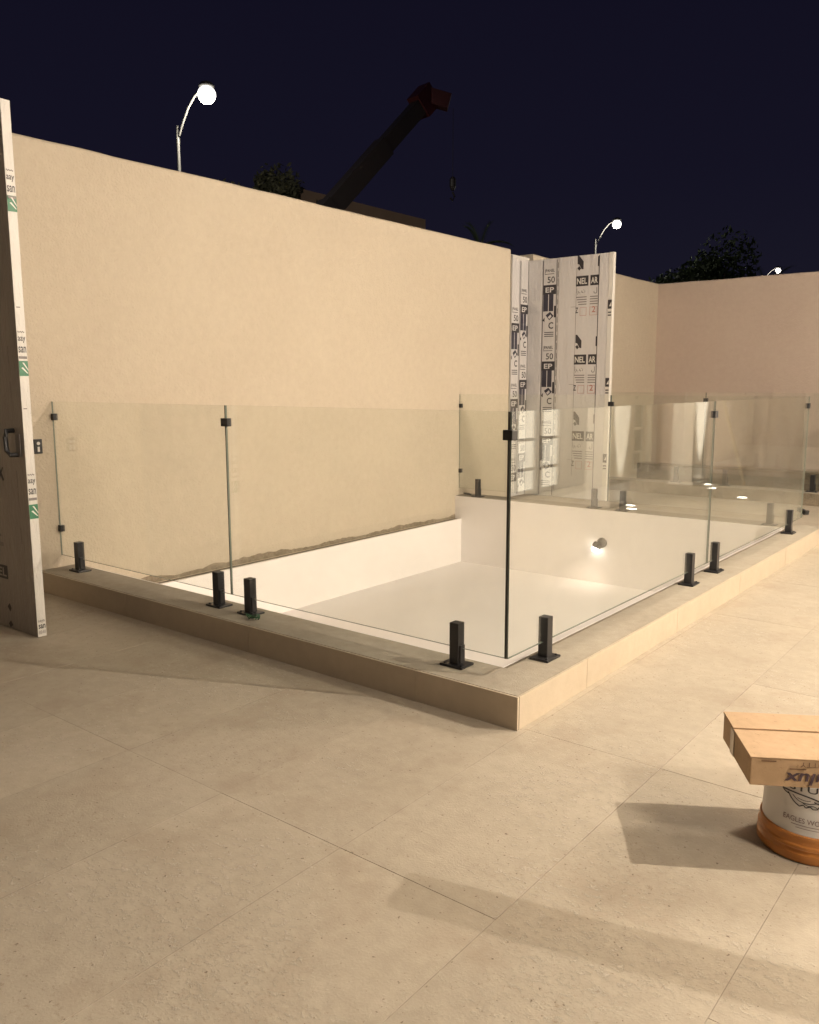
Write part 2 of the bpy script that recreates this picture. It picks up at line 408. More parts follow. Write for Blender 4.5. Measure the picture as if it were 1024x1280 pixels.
glass_panel('clear glass railing pane with green strap scrap at its spigot, ending at stone kerb corner', 'x', Y1, XJ+.0035, XG-.012, [-3.739, -2.245], [(XJ, 1.280, 0)], XJ, G1)
gp = glass_panel('clear glass railing pane along the bright kerb side, starting at the stone kerb corner', 'y', XG, Y1-.004, YJ-.0035, [3.548, 5.511], [(YJ, 1.289, 0)], YJ, G1)
glass_panel('clear glass railing pane reflecting lit columns, between second pane joint and far kerb', 'y', XG, YJ+.0035, YE, [6.013, 7.997], [(YE-.03, 1.293, 1)], None, G1)
# corner clamp and seal belong to the side pane
cc = MB(); cc.box(XG-.030, XG+.020, Y1-.022, Y1+.026, 1.252, 1.298)
o = cc.build('corner_clamp', M_black, None, bevel=.003); o.parent = gp; o.matrix_parent_inverse = Matrix.Translation((XG, (Y1-.004+YJ-.0035)/2, H_K)) @ Matrix.Rotation(math.pi/2, 4, 'Z'); o.matrix_parent_inverse.invert()
cc = MB(); cc.box(XG-.0118, XG-.0020, Y1-.0072, Y1-.0042, GB, GT)
o2 = cc.build('corner_seal', M_seal, None); o2.parent = gp; o2.matrix_parent_inverse = o.matrix_parent_inverse.copy()
glass_panel('clear glass railing pane on the far kerb, clipped to beige wall before printed panels', 'x', Y2, X0, -3.892-.006, [-5.573, -4.05], [(X0+.018, 1.240, 1), (X0+.018, .456, 1)], None, G1)
glass_panel('clear glass railing pane on the far kerb, away from the beige wall', 'x', Y2, -3.892+.006, XG-.012, [-3.72, -2.22], [(-3.892, 1.285, 0)], -3.892, G1)
glass_panel('glass railing pane of the second light well, clipped to the wall behind printed panels', 'x', 11.28, X0, XJ-.0035, [-5.6, -4.263], [(X0+.018, 1.268, 1), (X0+.018, .447, 1)], None, G1)
glass_panel('glass railing pane of the second light well, ending at its outer corner', 'x', 11.28, XJ+.0035, XG-.012, [-3.60, -2.52], [(XJ, 1.28, 0)], XJ, G1)
glass_panel('glass railing pane of the second light well, running up to the end wall kerb', 'y', XG, 11.276, 13.75, [11.6, 13.4], [(13.72, 1.29, 1)], None, G1)

# ================================================================== HOUSE (beside the camera, seen mirrored in the glass)
M_house = surf('white_facade_render', (.62, .57, .50), (.68, .63, .56), big=.8, small=8, bump=.3, rough=.85, rough2=.05)
M_hglass = mat('dark_window_glass', (.03, .032, .035), .06, spec=.7)
HX = 1.85                                    # back wall of the open portico
house = thing('house', 'pale rendered house with a columned portico lining the terrace', 'house', (0, 0, 0))
hw = MB(); hw.box(HX, HX+.3, 3.45, 14.26, .002, 3.9); hw.box(HX+.3, 3.0, 3.45, 3.75, .002, 3.9); hw.box(2.7, 3.0, -3.0, 3.45, .002, 3.9)
hw.build('wall', M_house, house)
hr = MB(); hr.box(.3, 3.1, 3.0, 14.26, 3.9, 4.1); hr.box(2.5, 3.1, -3.0, 3.0, 3.9, 4.1); hr.build('roof', M_house, house)
for yc in (9.72, 12.5):
    c = MB(); c.box(.46, .78, yc-.30, yc+.30, .06, 3.9); c.box(.43, .81, yc-.33, yc+.33, .002, .06)
    c.build('column', M_house, house, bevel=.008)
M_lit = mat('lit_curtained_glass', (.6, .55, .5), .2, emit=(1, .88, .70), es=2.2)
for ya, yb, lit in ((5.6, 7.0, 0), (8.1, 9.2, 0), (9.45, 10.65, 1), (11.6, 12.3, 1), (12.6, 13.6, 0)):
    wd = MB(); wd.box(HX-.012, HX, ya, yb, .08, 2.6); wo_ = wd.build('window', M_lit if lit else M_hglass, house)
    fr = MB()
    for yy in (ya, (ya+yb)/2-.10, yb-.05): fr.box(HX-.05, HX-.012, yy, yy+(.20 if yy == (ya+yb)/2-.10 else .05), .08, 2.6)
    fr.box(HX-.05, HX-.012, ya, yb, .03, .08); fr.box(HX-.05, HX-.012, ya, yb, 2.6, 2.66)
    for zz in (.34, .74): fr.box(HX-.049, HX-.013, ya, yb, zz, zz+.04)
    fr.build('frame', M_alu, wo_)
for yy in (12.45, 13.8):
    MB().box(HX-.10, HX, yy-.09, yy+.09, .002, 3.9).build('pilaster', M_house, house)

def sconce(y, z, label, x=None, watts=SCONCE_W, soft=.012):
    x = HX if x is None else x
    t = thing('wall_lamp', label, 'lamp', (x, y, z), 'wall lamps on the house')
    MB().box(-.03, 0, -.06, .06, -.12, .12).build('back_plate', M_black, t, bevel=.004)
    MB().tube([(-.03, 0, .09), (-.09, 0, .12), (-.14, 0, .10)], .010).build('arm', M_black, t)
    sh = MB(); sh.lathe([(.03, .10), (.06, .085), (.075, .06)], 20, (-.14, 0, 0), cap=False); sh.build('shade', M_black, t)
    bu = MB(); bu.lathe([(.008, .075), (.025, .06), (.034, .035), (.025, .012), (.006, .0)], 16, (-.14, 0, 0))
    bu.build('bulb', mat('lit_bulb', (.9, .85, .8), .4, emit=(1, .85, .62), es=40), t, smooth=True)
    ld = bpy.data.lights.new('lamp_light', 'POINT'); ld.energy = watts; ld.color = LIGHT_TINT; ld.shadow_soft_size = soft
    lo = bpy.data.objects.new('lamp_light', ld); C.objects.link(lo); lo.parent = t; lo.location = (-.14, 0, -.045)
    return t
sconce(4.80, 3.42, 'small black wall lamp under the portico roof, first from the house corner', watts=SCONCE_W*.92)
sconce(7.40, 3.42, 'small black wall lamp under the portico roof, second from the house corner', watts=SCONCE_W*1.15, soft=.40)
sconce(11.2, 3.42, 'small black wall lamp under the portico roof, third from the house corner', watts=SCONCE_W*.30, soft=.20)
sconce(2.3, 3.2, 'small black wall lamp added on the recessed house wing to brighten the near floor', x=2.7, watts=SCONCE_W*.60, soft=.35)  # unseen lamp added as fill for the floor nearest the camera
def uplight(x, y, label, watts=3000):
    t = thing('floor_uplight', label, 'light', (x, y, 0), 'round uplights set in the terrace floor')
    r = MB(); r.lathe([(.075, .001), (.075, .010), (.058, .014), (.058, .006)], 24, cap=False); r.build('rim', M_alu, t)
    d = MB(); d.lathe([(.058, .004), (.058, .008)], 24); d.build('lens', mat('lit_lens', (.9, .9, .9), .3, emit=(1, .93, .82), es=22), t)
    ld = bpy.data.lights.new('uplight_beam', 'SPOT'); ld.energy = watts; ld.color = (1, .92, .80); ld.spot_size = math.radians(26); ld.spot_blend = .45; ld.shadow_soft_size = .03
    lo = bpy.data.objects.new('uplight_beam', ld); C.objects.link(lo); lo.parent = t; lo.location = (0, 0, .03)
    lo.rotation_euler = (0, math.radians(180+11), 0)
    return t
for x, y, n in ((.31, 9.72, 'first'), (.18, 9.46, 'second'), (.31, 12.5, 'third'), (.11, 12.07, 'fourth'), (-.55, 11.3, 'fifth')):
    uplight(x, y, 'lit round uplight in the terrace floor, %s along from the house corner' % n, 6500 if x > .25 else 40)
# awning blade, unseen, added to cast a shadow band on the floor tiles
ar = thing('shadow_blade', 'narrow translucent awning blade added out of view to cast the floor shadow band', 'blocker', (0, 0, 0))
am = MB(); a0 = Vector((.62, 3.258, 1.42)); a1 = Vector((-.13, 3.060, 1.42))
dirv = (a1-a0).normalized(); side = Vector((-dirv.y, dirv.x, 0))*.052
vs = [a0-side, a1-side, a1+side, a0+side]; am.add([p+Vector((0,0,-.004)) for p in vs]+[p+Vector((0,0,.004)) for p in vs], [(0,3,2,1),(4,5,6,7),(0,1,5,4),(1,2,6,5),(2,3,7,6),(3,0,4,7)])
am.build('blade', glass_mat('shadow_blade_tint', (.64, .62, .59)), ar)
for tt in (.05, .35):
    q = a0.lerp(a1, tt); MB().tube([q, (q.x, q.y, 3.905)], .0009, 5).build('shadow_blade_wire', M_alu, ar)
pl = MB(); pl.tube([(-.14, 12.74, .0), (.45, 12.40, 2.35)], .018, 10)
tag(pl.build('timber_pole', mat('pale_timber', (.62, .50, .34), .7)), 'thin pale timber pole leaning on a house column', 'pole')

# ================================================================== PANELS WITH PROTECTIVE FILM
# ---- left door leaf
dl = thing('door_leaf', 'tall grey film covered door leaf standing out from the wall, handle on its face', 'door', (-4.75, 2.41, 0)); dl.location = (0, 0, 0)
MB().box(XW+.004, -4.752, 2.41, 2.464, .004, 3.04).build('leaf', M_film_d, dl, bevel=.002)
MB().box(-4.752, -4.7495, 2.4105, 2.4635, .006, 3.04).build('edge_film', M_film_w, dl)
efn = lambda u, v, l: (-4.7495+l, 2.4105+u, v)
for zt, zg in ((2.62, 2.452), (1.745, 1.549), (.93, .721)):
    p = Print(efn)
    p.text('aay', .004, zt-.01, w=.044, h=.035, mi=0, bold=.01).text('san', .004, zt-.065, w=.044, h=.035, mi=0, bold=.01)
    p.rect(.002, zt-.10, .050, zt-.085, 2); p.text('~~~', .004, zt+.045, w=.04, h=.012, mi=2)
    p.poly([(0, zg), (.053, zg), (.053, zg+.012), (0, zg+.085)], 1); p.poly([(0, zg+.085), (.053, zg+.012), (.053, zg+.085)], 1, -.0005)
    p.poly([(.020, zg+.075), (.030, zg+.075), (.053, zg+.035), (.053, zg+.028)], 3, .0004); p.poly([(.012, zg+.045), (.022, zg+.05), (.05, zg+.016), (.046, zg+.014)], 3, .0004)
    p.build('edge_print', [M_ink, M_green, M_inkg, M_paper], dl)
p = Print(efn); p.text('saya', .006, .09, w=.04, h=.018, mi=0).text('san', .006, .055, w=.042, h=.026, mi=0, bold=.02).text('8848', .006, .022, w=.042, h=.022, mi=1); p.build('edge_print', [M_ink, M_inkg], dl)
for z0 in (1.36, 1.93):
    p = Print(efn); p.rect(.008, z0, .03, z0+.006, 0); p.build('edge_mark', [M_inkg], dl)
ffn = lambda u, v, l: (u, 2.41-l, v)
p = Print(ffn)
p.stroke([(-5.09, 1.02), (-5.03, .93)], .022).stroke([(-5.09, .93), (-5.03, 1.01)], .012)
p.rect(-5.40, .315, -5.065, .40); p.text('PANEL', -5.38, .330, w=.30, h=.055, mi=1, lift=.0008, bold=.02)
p.poly([(-5.10, .14), (-5.07, .165), (-5.05, .135), (-5.07, .11)]); p.poly([(-5.10, .03), (-5.07, .055), (-5.045, .03), (-5.08, .008)])
for zz in (1.42, 1.62, .56, .78, .90): p.rect(-4.865, zz, -4.858, zz+.10, 2)
p.rect(-5.30, .52, -5.09, .545, 2); p.rect(-5.3, .58, -5.11, .595, 2)
p.build('face_print', [M_ink, M_film_d, M_inkg], dl)
hd = MB(); hd.tube([(-4.865, 2.41, 1.235), (-4.865, 2.365, 1.235), (-4.862, 2.355, 1.20), (-4.850, 2.355, 1.12), (-4.835, 2.365, 1.095), (-4.83, 2.41, 1.095)], .014, 8)
hd.build('handle', M_black, dl, smooth=True)
MB().box(-4.842, -4.792, 2.404, 2.4105, 1.085, 1.215).build('handle_plate', M_inkg, dl, bevel=.002)
# ---- key switch plate on the wall
kp = thing('key_switch', 'small black key switch plate on the wall between door leaf and glass', 'switch', (XW, 3.064, 1.06))
MB().box(0.0, .012, -.03, .03, -.052, .052).build('plate', M_black, kp, bevel=.003)
b = MB(); b.lathe([(.012, 0), (.012, .004)], 16, (.012, 0, .022), M=Matrix.Rotation(math.pi/2, 3, 'Y')); b.build('key_button', M_paper, kp)
MB().box(.012, .015, -.008, .008, -.038, -.002).build('lock_barrel', M_paper, kp, bevel=.001)

# ---- far printed panels
pp = thing('sandwich_panel_screen', 'grey film wrapped sandwich panel screen with black printed lettering behind the far kerb', 'panel', (-5.2, 9.95, 0)); pp.location = (0, 0, 0)
ZP = 3.10
MB().box(XW-.06, XW-.012, 9.50, 9.93, .003, ZP).build('side_panel', M_film, pp, bevel=.002)
MB().box(XW-.075, XW-.004, 9.485, 9.93, ZP, ZP+.035).build('top_rail', M_film_w, pp)
MB().box(XW-.05, XW+.012, 9.458, 9.486, .003, ZP+.02).build('jamb_tube', M_alu, pp)
for a, b, dy in ((-5.862, -5.664, 0), (-5.660, -5.415, .006), (-5.411, -4.720, .0)):
    MB().box(a, b, 9.93+dy, 9.99, .003, ZP).build('panel', M_film, pp, bevel=.003)
MB().box(-4.718, -4.660, 9.927, 9.993, .003, ZP+.004).build('edge_film', M_film_w, pp, bevel=.002)
def cube_logo(p, u, v, w, h, mi=0):
    p.poly([(u, v+h), (u+w*.25, v+h), (u+w, v+h*.55), (u+w, v), (u+w*.7, v), (u+w*.3, v+h*.35), (u, v+h*.4)], mi)
    p.poly([(u+w*.3, v+h*.25), (u+w*.6, v+h*.05), (u+w*.3, v-h*.1), (u, v+h*.1)], mi)
def panel_logo(p, u, v, w, h):
    p.rect(u, v+h*.35, u+w*.38, v+h, 3); p.rect(u+w*.44, v+h*.35, u+w*.80, v+h, 3)
    p.poly([(u+w*.2, v+h*.2), (u+w*.55, v+h*.33), (u+w*.85, v+h*.16), (u+w*.5, v)], 3); p.rect(u+w*.86, v+h*.1, u+w, v+h*.55, 0)
    p.poly([(u+w*.38, v+h*.12), (u+w*.6, v+h*.22), (u+w*.68, v+h*.14), (u+w*.5, v+h*.05)], 2, .0006)
    p.poly([(u-w*.05, v), (u+w*.12, v+h*.12), (u+w*.12, v-h*.06)], 0)
def column_print(fn, u0, u1, zoff, flip=False):
    w = u1-u0
    p = Print(fn)
    p.rect(u0-.016, .02, u0-.006, ZP-.02, 0); p.rect(u1+.006, .02, u1+.015, ZP-.02, 0)
    for k in range(4):
        z = ZP-.02-zoff-k*.98
        def ok(a, b): return a > .03 and b < ZP-.01
        if ok(z-.10, z): p.text('JPANEL', u0+.01, z-.10, w=w*.82, h=.05, mi=0, bold=.01); p.rect(u0+.01, z-.115, u1-.03, z-.108, 0)
        if ok(z-.22, z-.13): p.text('50', u0+w*.3, z-.225, w=w*.6, h=.08, mi=0, bold=.01)
        if ok(z-.36, z-.24): p.rect(u0-.004, z-.37, u1+.004, z-.25, 0); p.text('EP', u0+w*.15, z-.345, w=w*.7, h=.065, mi=2, lift=.0007, bold=.02)
        if ok(z-.70, z-.38): panel_logo(p, u0-.002, z-.70, w*1.04, .33)
        if ok(z-.92, z-.72):
            p.text('C', u0+w*.45, z-.81, w=w*.4, h=.085, mi=0, bold=.02)
            for q in range(3): p.rect(u0+.02, z-.86-q*.025, u1-.02, z-.850-q*.025, 0)
    p.build('film_print', [M_ink, M_inkg, M_film, M_inkp], pp)
sfn = lambda u, v, l: (XW-.012+l, u, v)
column_print(sfn, 9.52, 9.70, .55); column_print(sfn, 9.745, 9.915, .30)
nfn = lambda u, v, l: (u, 9.93-l, v)
nfn2 = lambda u, v, l: (u, 9.936-l, v)
column_print(nfn2, -5.632, -5.455, .06)
p = Print(nfn2)
for k in range(26): z = .1 + k*.115; p.rect(-5.430, z, -5.421, z+.06+rnd.uniform(0, .04), 0)
p.build('fold_marks', [M_inkg], pp)
p = Print(nfn)
p.rect(-4.854, .02, -4.845, ZP-.02, 0); p.rect(-5.160, .3, -5.155, 2.95, 1)
for k in range(3):
    z = 2.73-k*.98
    cube_logo(p, -5.150, z+.20, .085, .17); p.rect(-4.868, z+.22, -4.850, z+.34, 0)
    p.rect(-5.165, z-.008, -4.992, z+.118, 0); p.text('NEL', -5.152, z+.017, w=.142, h=.075, mi=2, lift=.0007, bold=.02)
    p.rect(-4.966, z-.008, -4.854, z+.118, 0); p.text('AR', -4.956, z+.017, w=.092, h=.075, mi=2, lift=.0007, bold=.02)
    p.text('\u0627\u0631\u0628\u062a', -5.150, z-.11, w=.115, h=.075, mi=0); p.text('\u0644', -4.915, z-.11, w=.045, h=.075, mi=0)
    for q in range(4): p.rect(-5.155+.01*q, z-.15-q*.03, -5.01, z-.138-q*.03, 1); p.rect(-4.965, z-.15-q*.03, -4.858, z-.138-q*.03, 1)
    p.text('Z', -5.165, z-.34, w=.04, h=.07, mi=0, bold=.02); p.rect(-5.23, z-.262, -5.16, z-.258, 1)
    p.text('2', -4.935, z-.34, w=.05, h=.075, mi=3, bold=.01)
    for a, b in ((-4.965, -4.860), (-5.10, -5.01)):
        p.rect(a, z-.375, b, z-.371, 3); p.rect(a, z-.275, b, z-.271, 3); p.rect(a, z-.375, a+.004, z-.271, 3); p.rect(b-.004, z-.375, b, z-.271, 3)
p.build('film_print', [M_ink, M_inkg, M_film_w, M_inkr], pp)
xfn = lambda u, v, l: (u, 9.927-l, v)
for k in range(3):
    z = 2.42-k*.96; p = Print(xfn)
    p.rect(-4.716, z, -4.664, z+.11, 0); p.poly([(-4.70, z+.03), (-4.67, z+.03), (-4.67, z+.085)], 1, .0005); p.rect(-4.712, z-.05, -4.668, z-.035, 0); p.rect(-4.712, z-.085, -4.668, z-.07, 0)
    p.build('edge_print', [M_ink, M_paper], pp)

# ================================================================== BUCKET AND CARTON
BC = (-.567, 2.842)
bk = thing('paint_bucket', 'white labelled putty bucket with orange ridged base standing on the tiles', 'bucket', (BC[0], BC[1], 0))
BR = .158
M_orange = surf('orange_plastic', (.44, .17, .035), (.50, .205, .05), big=4, small=20, bump=.05, rough=.33, rough2=.06, spec=.5)
lo_ = MB(); lo_.lathe([(.144, .0), (.159, .002), (.163, .008), (.162, .030), (.158, .034), (.157, .044), (.161, .047), (.161, .056), (.156, .060), (.155, .074), (.157, .077), (.156, .088), (.150, .090)], 64, cap=True)
lo_.build('base', M_orange, bk, smooth=True)
up_ = MB(); up_.lathe([(.1505, .0885), (.1500, .090), (.1468, .205), (.1455, .2500)], 64, cap=True)
up_.build('body', mat('white_label_plastic', (.66, .64, .62), .4), bk, smooth=True)
cam_ang = math.atan2(-BC[1], -BC[0])
def bfn(u, v, l):
    r = .1500 - (v-.09)*.028 + l
    a = cam_ang + u/BR                      # u positive runs to the right as seen from the camera
    return (r*math.cos(a), r*math.sin(a), v)
p = Print(bfn)
vs, fs = text_polys('EAGLES WOOD', 1, .0)
p.text('EAGLES WOOD', -.088, .130, w=.150, h=.017, mi=1, bold=.004)
p.stroke([(-.06+.012*k, .122) for k in range(12)], .0022, 1); p.stroke([(-.045+.012*k, .113) for k in range(8)], .0018, 1)
p.text('STURS', -.075, .233, w=.15, h=.022, mi=0, bold=.01)
def arc(pts, n=8):
    out = []
    for i in range(len(pts)-1):
        p0 = pts[max(i-1, 0)]; p1 = pts[i]; p2 = pts[i+1]; p3 = pts[min(i+2, len(pts)-1)]
        for k in range(n):
            t = k/n
            out.append(tuple(.5*((2*p1[c]) + (-p0[c]+p2[c])*t + (2*p0[c]-5*p1[c]+4*p2[c]-p3[c])*t*t + (-p0[c]+3*p1[c]-3*p2[c]+p3[c])*t**3) for c in (0, 1)))
    return out + [pts[-1]]
EA = [  # a crested bird head in profile, drawn as ink strokes: (points, width)
    ([(-.100, .188), (-.050, .186), (.000, .180), (.040, .168), (.075, .158)], .0045),
    ([(-.100, .188), (-.088, .180), (-.074, .176)], .004),
    ([(-.078, .181), (-.066, .166), (-.052, .154), (-.038, .146)], .0035),
    ([(-.062, .178), (-.040, .163), (-.010, .160), (.014, .166)], .0025),
    ([(-.038, .146), (-.026, .152), (-.018, .146), (-.006, .151), (.004, .145)], .0035),
    ([(-.030, .160), (-.012, .153), (.006, .155), (.018, .150)], .0025),
    ([(.004, .145), (.018, .148), (.022, .156), (.036, .158)], .003),
    ([(.030, .166), (.048, .164), (.062, .156), (.070, .146), (.064, .144), (.056, .150), (.044, .152), (.034, .148)], .0032),
    ([(.006, .170), (.018, .165), (.030, .166)], .004),
    ([(-.046, .172), (-.024, .168), (-.004, .170)], .002),
]
for pts, wd in EA: p.stroke(arc([(a, b+.038) for a, b in pts]), wd, 0)
p.build('label_print', [M_ink, mat('brown_ink', (.22, .16, .15), .5)], bk)
# carton resting on the bucket, two top flaps meeting at a taped seam
ca = math.atan2(.110, .182)
ct = thing('carton', 'flat brown cardboard carton with upside down lettering lying on the bucket', 'carton', (-.703, 2.606, .2495), None, ca)
M_card = surf('brown_cardboard', (.42, .295, .18), (.50, .35, .22), big=5, small=26, fine=160, bump=.2, bdist=.002, rough=.85, rough2=.05, speck=(.20, .12, .065), speck_amt=.9, spec=.2, contrast=1.4)
CWd, CD, CH = .50, .352, .095
bd = MB(); bd.box(0, CWd, 0, CD, 0, CH-.004); bd.build('body', M_card, ct, bevel=.004)
f1 = MB(); f1.box(-.002, CWd+.002, -.002, CD*.60, CH-.0035, CH); f1.build('top_flap', M_card, ct, bevel=.001)
f2 = MB(); f2.box(-.002, CWd+.002, CD*.615, CD+.002, CH-.0035, CH+.0035, M=Matrix.Rotation(math.radians(.7), 4, 'X') @ Matrix.Translation((0, 0, -.002))); f2.build('top_flap', M_card, ct, bevel=.001)
MB().box(-.0045, -.0005, CD*.55, CD*.67, .004, CH-.004).build('seam_tape', mat('tape', (.55, .45, .33), .3), ct)
cfn = lambda u, v, l: (u, -.002-l, v)
p = Print(cfn)
M_ptext = mat('dark_purple_ink', (.06, .035, .05), .6); M_btext = mat('dark_brown_ink', (.14, .075, .04), .6)
p.text('Dulux', .285, .050, w=.185, h=.040, mi=0, rot=math.pi, bold=.02, shear=.2)
p.text('PUTTY', .232, .085, w=.085, h=.016, mi=1, rot=math.pi)
p.rect(.115, .060, .165, .064, 1)
p.rect(.030, .082, .075, .0865, 1)
p.build('box_print', [M_ptext, M_btext], ct)

# ================================================================== SMALL THINGS
M_spotbase = mat('grey_paint', (.12, .11, .10), .5); M_spotlens = mat('lit_spot_lens', (.9, .9, .9), .3, emit=(1, .95, .88), es=14)
def pit_spot(loc, rz, label, watts, tilt, cone, swing=0):
    # local frame: the face it is fixed to lies at y=0, the pit at y<0
    t = thing('pit_spotlight', label, 'light', loc, 'small spotlights inside the light well', rz)
    b = MB(); b.lathe([(.055, 0), (.055, .02), (.04, .03)], 24, M=Matrix.Rotation(math.pi/2, 3, 'X')); b.build('base', M_spotbase, t, smooth=True)
    hm = Matrix.Rotation(math.radians(62), 3, 'X') @ Matrix.Rotation(math.radians(-25), 3, 'Y')
    b = MB(); b.lathe([(.028, -.05), (.032, -.02), (.036, .03)], 20, (-.03, -.07, -.02), M=hm); b.build('head', M_black, t, smooth=True)
    b = MB(); b.lathe([(.034, -.004), (.034, .004)], 20, (-.055, -.065, -.062), M=Matrix.Rotation(math.radians(75), 3, 'X')); b.build('lens', M_spotlens, t)
    ld = bpy.data.lights.new('spot_beam', 'SPOT'); ld.energy = watts; ld.color = (1, .82, .67); ld.spot_size = math.radians(cone); ld.spot_blend = .6; ld.shadow_soft_size = .03
    lo = bpy.data.objects.new('spot_beam', ld); C.objects.link(lo); lo.parent = t; lo.location = (-.065, -.13, -.10); lo.rotation_euler = (math.radians(-tilt), 0, math.radians(swing))
    return t
pit_spot((-3.90, 8.264, -.20), 0, 'small lit black spotlight on the white far face of the light well', 2.2, 20, 120, -30)
# green strap scrap on the kerb
g = MB(); r2 = random.Random(3)
pts = []
for i in range(26):
    a = i*.62; pts.append((-3.64+.038*math.cos(a)*(1+.35*math.sin(i*1.7))+.0015*i, 3.112+.022*math.sin(a)+r2.uniform(-.006, .006), H_K+.006+.022*abs(math.sin(i*.9))))
g.tube(pts, .0035, 5)
tag(g.build('plastic_strap', mat('green_plastic', (.02, .085, .035), .4)), 'crumpled green plastic strap scrap on the front kerb', 'scrap')
g = MB(); g.tube([(-5.74+.05*math.cos(i*.5), 8.37+.03*math.sin(i*.5), H_K+.006+.02*abs(math.sin(i*.25))) for i in range(13)], .006, 6)
tag(g.build('rubber_loop', M_black), 'little black rubber loop lying on the far kerb near the wall', 'scrap')
g = MB(); M3 = Matrix.Translation((-2.40, 10.35, .035)) @ Matrix.Rotation(math.radians(-35), 4, 'Z') @ Matrix.Rotation(math.radians(12), 4, 'Y'); g.box(-.07, .07, -.022, .022, -.022, .022, M=M3); g.box(.05, .075, -.03, .03, -.028, .028, M=M3)
tag(g.build('spare_spigot', M_black, bevel=.003), 'loose black railing spigot lying on the floor between the two light wells', 'spigot')

# ================================================================== STREET BEYOND THE WALL
def street_lamp(x, y, label, watts, dz=0, arm=1.05, gr=1.0):
    t = thing('street_lamp', label, 'street lamp', (x, y, -1.0+dz), 'street lamps along the road behind the wall')
    zt = 10.0
    MB().tube([(0, 0, 0), (0, 0, 4), (0, 0, 8.9)], [.085, .06, .042], 12).build('pole', M_street, t, smooth=True)
    a = [(0, 0, 8.80)] + [(.05*arm, 0, 9.0), (.20*arm, 0, 9.3), (.40*arm, 0, 9.62), (.62*arm, 0, 9.84)]
    MB().tube(a + [(.85*arm, 0, 9.96)], .026, 8).build('arm', M_street, t, smooth=True)
    MB().lathe([(.05, 0), (.035, .45)], 10, (0, 0, 8.8)).build('cap', M_street, t)
    hd = MB(); hd.lathe([(.04, .20), (.14, .16), (.20, .08), (.18, .06)], 20, (arm, 0, 9.9)); hd.build('lamp_head', M_street, t, smooth=True)
    ln = MB(); ln.lathe([(.14*gr, .06*gr), (.22*gr, 0.0), (.265*gr, -.09*gr), (.27*gr, -.18*gr), (.235*gr, -.28*gr), (.16*gr, -.36*gr), (.06*gr, -.40*gr), (.01, -.405*gr)], 20, (arm, 0, 9.9)); ln.build('lamp_lens', mat('lit_street_lens', (.9, .9, .9), .3, emit=(1, .96, .90), es=3.5), t, smooth=True)
    ld = bpy.data.lights.new('street_light', 'POINT'); ld.energy = watts; ld.color = (1, .93, .82); ld.shadow_soft_size = .2
    lo = bpy.data.objects.new('street_light', ld); C.objects.link(lo); lo.parent = t; lo.location = (arm, 0, 9.3)
    return t
street_lamp(-19.35, 14.55, 'lit curved street lamp behind the wall, glowing biggest over the long beige wall', 420, 0, 1.25, .85)
street_lamp(-18.6, 37.6, 'lit curved street lamp seen above the printed panel screen', 250, 0, 1.05, .75)
street_lamp(-17.9, 61.5, 'lit street lamp whose head just clears the end wall beside the tree', 250, .26, 1.05, .65)

# ---- truck crane
M_dark = mat('dark_crane_paint', (.025, .02, .018), .5)
M_red = mat('red_crane_paint', (.05, .010, .010), .45)
cr = thing('mobile_crane', 'dark telescopic crane boom with red head raised behind the long wall', 'crane', (0, 0, -1.0)); cr.location = (0, 0, 0)
tip = Vector((0, 0, 1.5)) + Vector((-.606, .795, .316))*30.0
low = Vector((0, 0, 1.5)) + Vector((-.688, .726, .200))*27.5
dv = (tip-low).normalized(); foot = low - dv*6.2
def beam(a, b, w, h):
    d = (b-a).normalized(); s = d.cross(Vector((0, 0, 1))).normalized(); u = s.cross(d)
    v = []
    for p in (a, b):
        for i, j in ((-1,-1), (1,-1), (1,1), (-1,1)): v.append(p + s*(w/2*i) + u*(h/2*j))
    return MB().add(v, [(0,1,2,3), (7,6,5,4), (0,4,5,1), (1,5,6,2), (2,6,7,3), (3,7,4,0)])
L_ = (tip-foot).length
beam(foot, foot+dv*L_*.52, .58, .70).build('boom_section', M_dark, cr)
beam(foot+dv*L_*.50, foot+dv*L_*.78, .48, .60).build('boom_section', M_dark, cr)
beam(foot+dv*L_*.76, tip-dv*.4, .40, .50).build('boom_section', M_dark, cr)
sd = dv.cross(Vector((0, 0, 1))).normalized()
hb = beam(tip-dv*.5, tip+dv*.25, .55, .78); hb.build('boom_head', M_red, cr)
beam(tip+Vector((.0, .0, .1)), tip+Vector((.62, .48, -.12)), .42, .48).build('head_sheave_frame', M_red, cr)
hp = tip + Vector((.72, .56, -.3))
MB().tube([hp, hp+Vector((0, 0, -2.2))], .008, 6).build('hoist_cable', M_dark, cr)
hk = MB(); hk.lathe([(.05, .2), (.11, .12), (.11, -.12), (.05, -.25)], 12, tuple(hp+Vector((0, 0, -2.4)))); hk.tube([hp+Vector((0, 0, -2.7)), hp+Vector((.08, 0, -2.85)), hp+Vector((0, 0, -2.98)), hp+Vector((-.09, 0, -2.88))], .035, 8)
hk.build('hook_block', M_dark, cr)
beam(Vector((foot.x, foot.y, .6)), Vector((foot.x, foot.y, foot.z+.3)), 1.1, 1.1).build('turret', M_dark, cr)
ch = MB(); ch.box(foot.x-1.25, foot.x+1.25, foot.y-4.5, foot.y+3.5, -.2, .62); ch.box(foot.x-1.2, foot.x+1.2, foot.y+3.5, foot.y+5.4, -.3, 1.5); ch.build('chassis', M_dark, cr)
for wy in (-3.2, -1.9, 2.2, 4.2):
    for wx in (-1.15, 1.15):
        wh = MB(); wh.lathe([(.3, -.15), (.5, -.15), (.5, .15), (.3, .15)], 20, (foot.x+wx, foot.y+wy, -.5), M=Matrix.Rotation(math.pi/2, 3, 'Y')); wh.build('wheel', M_seal, cr)

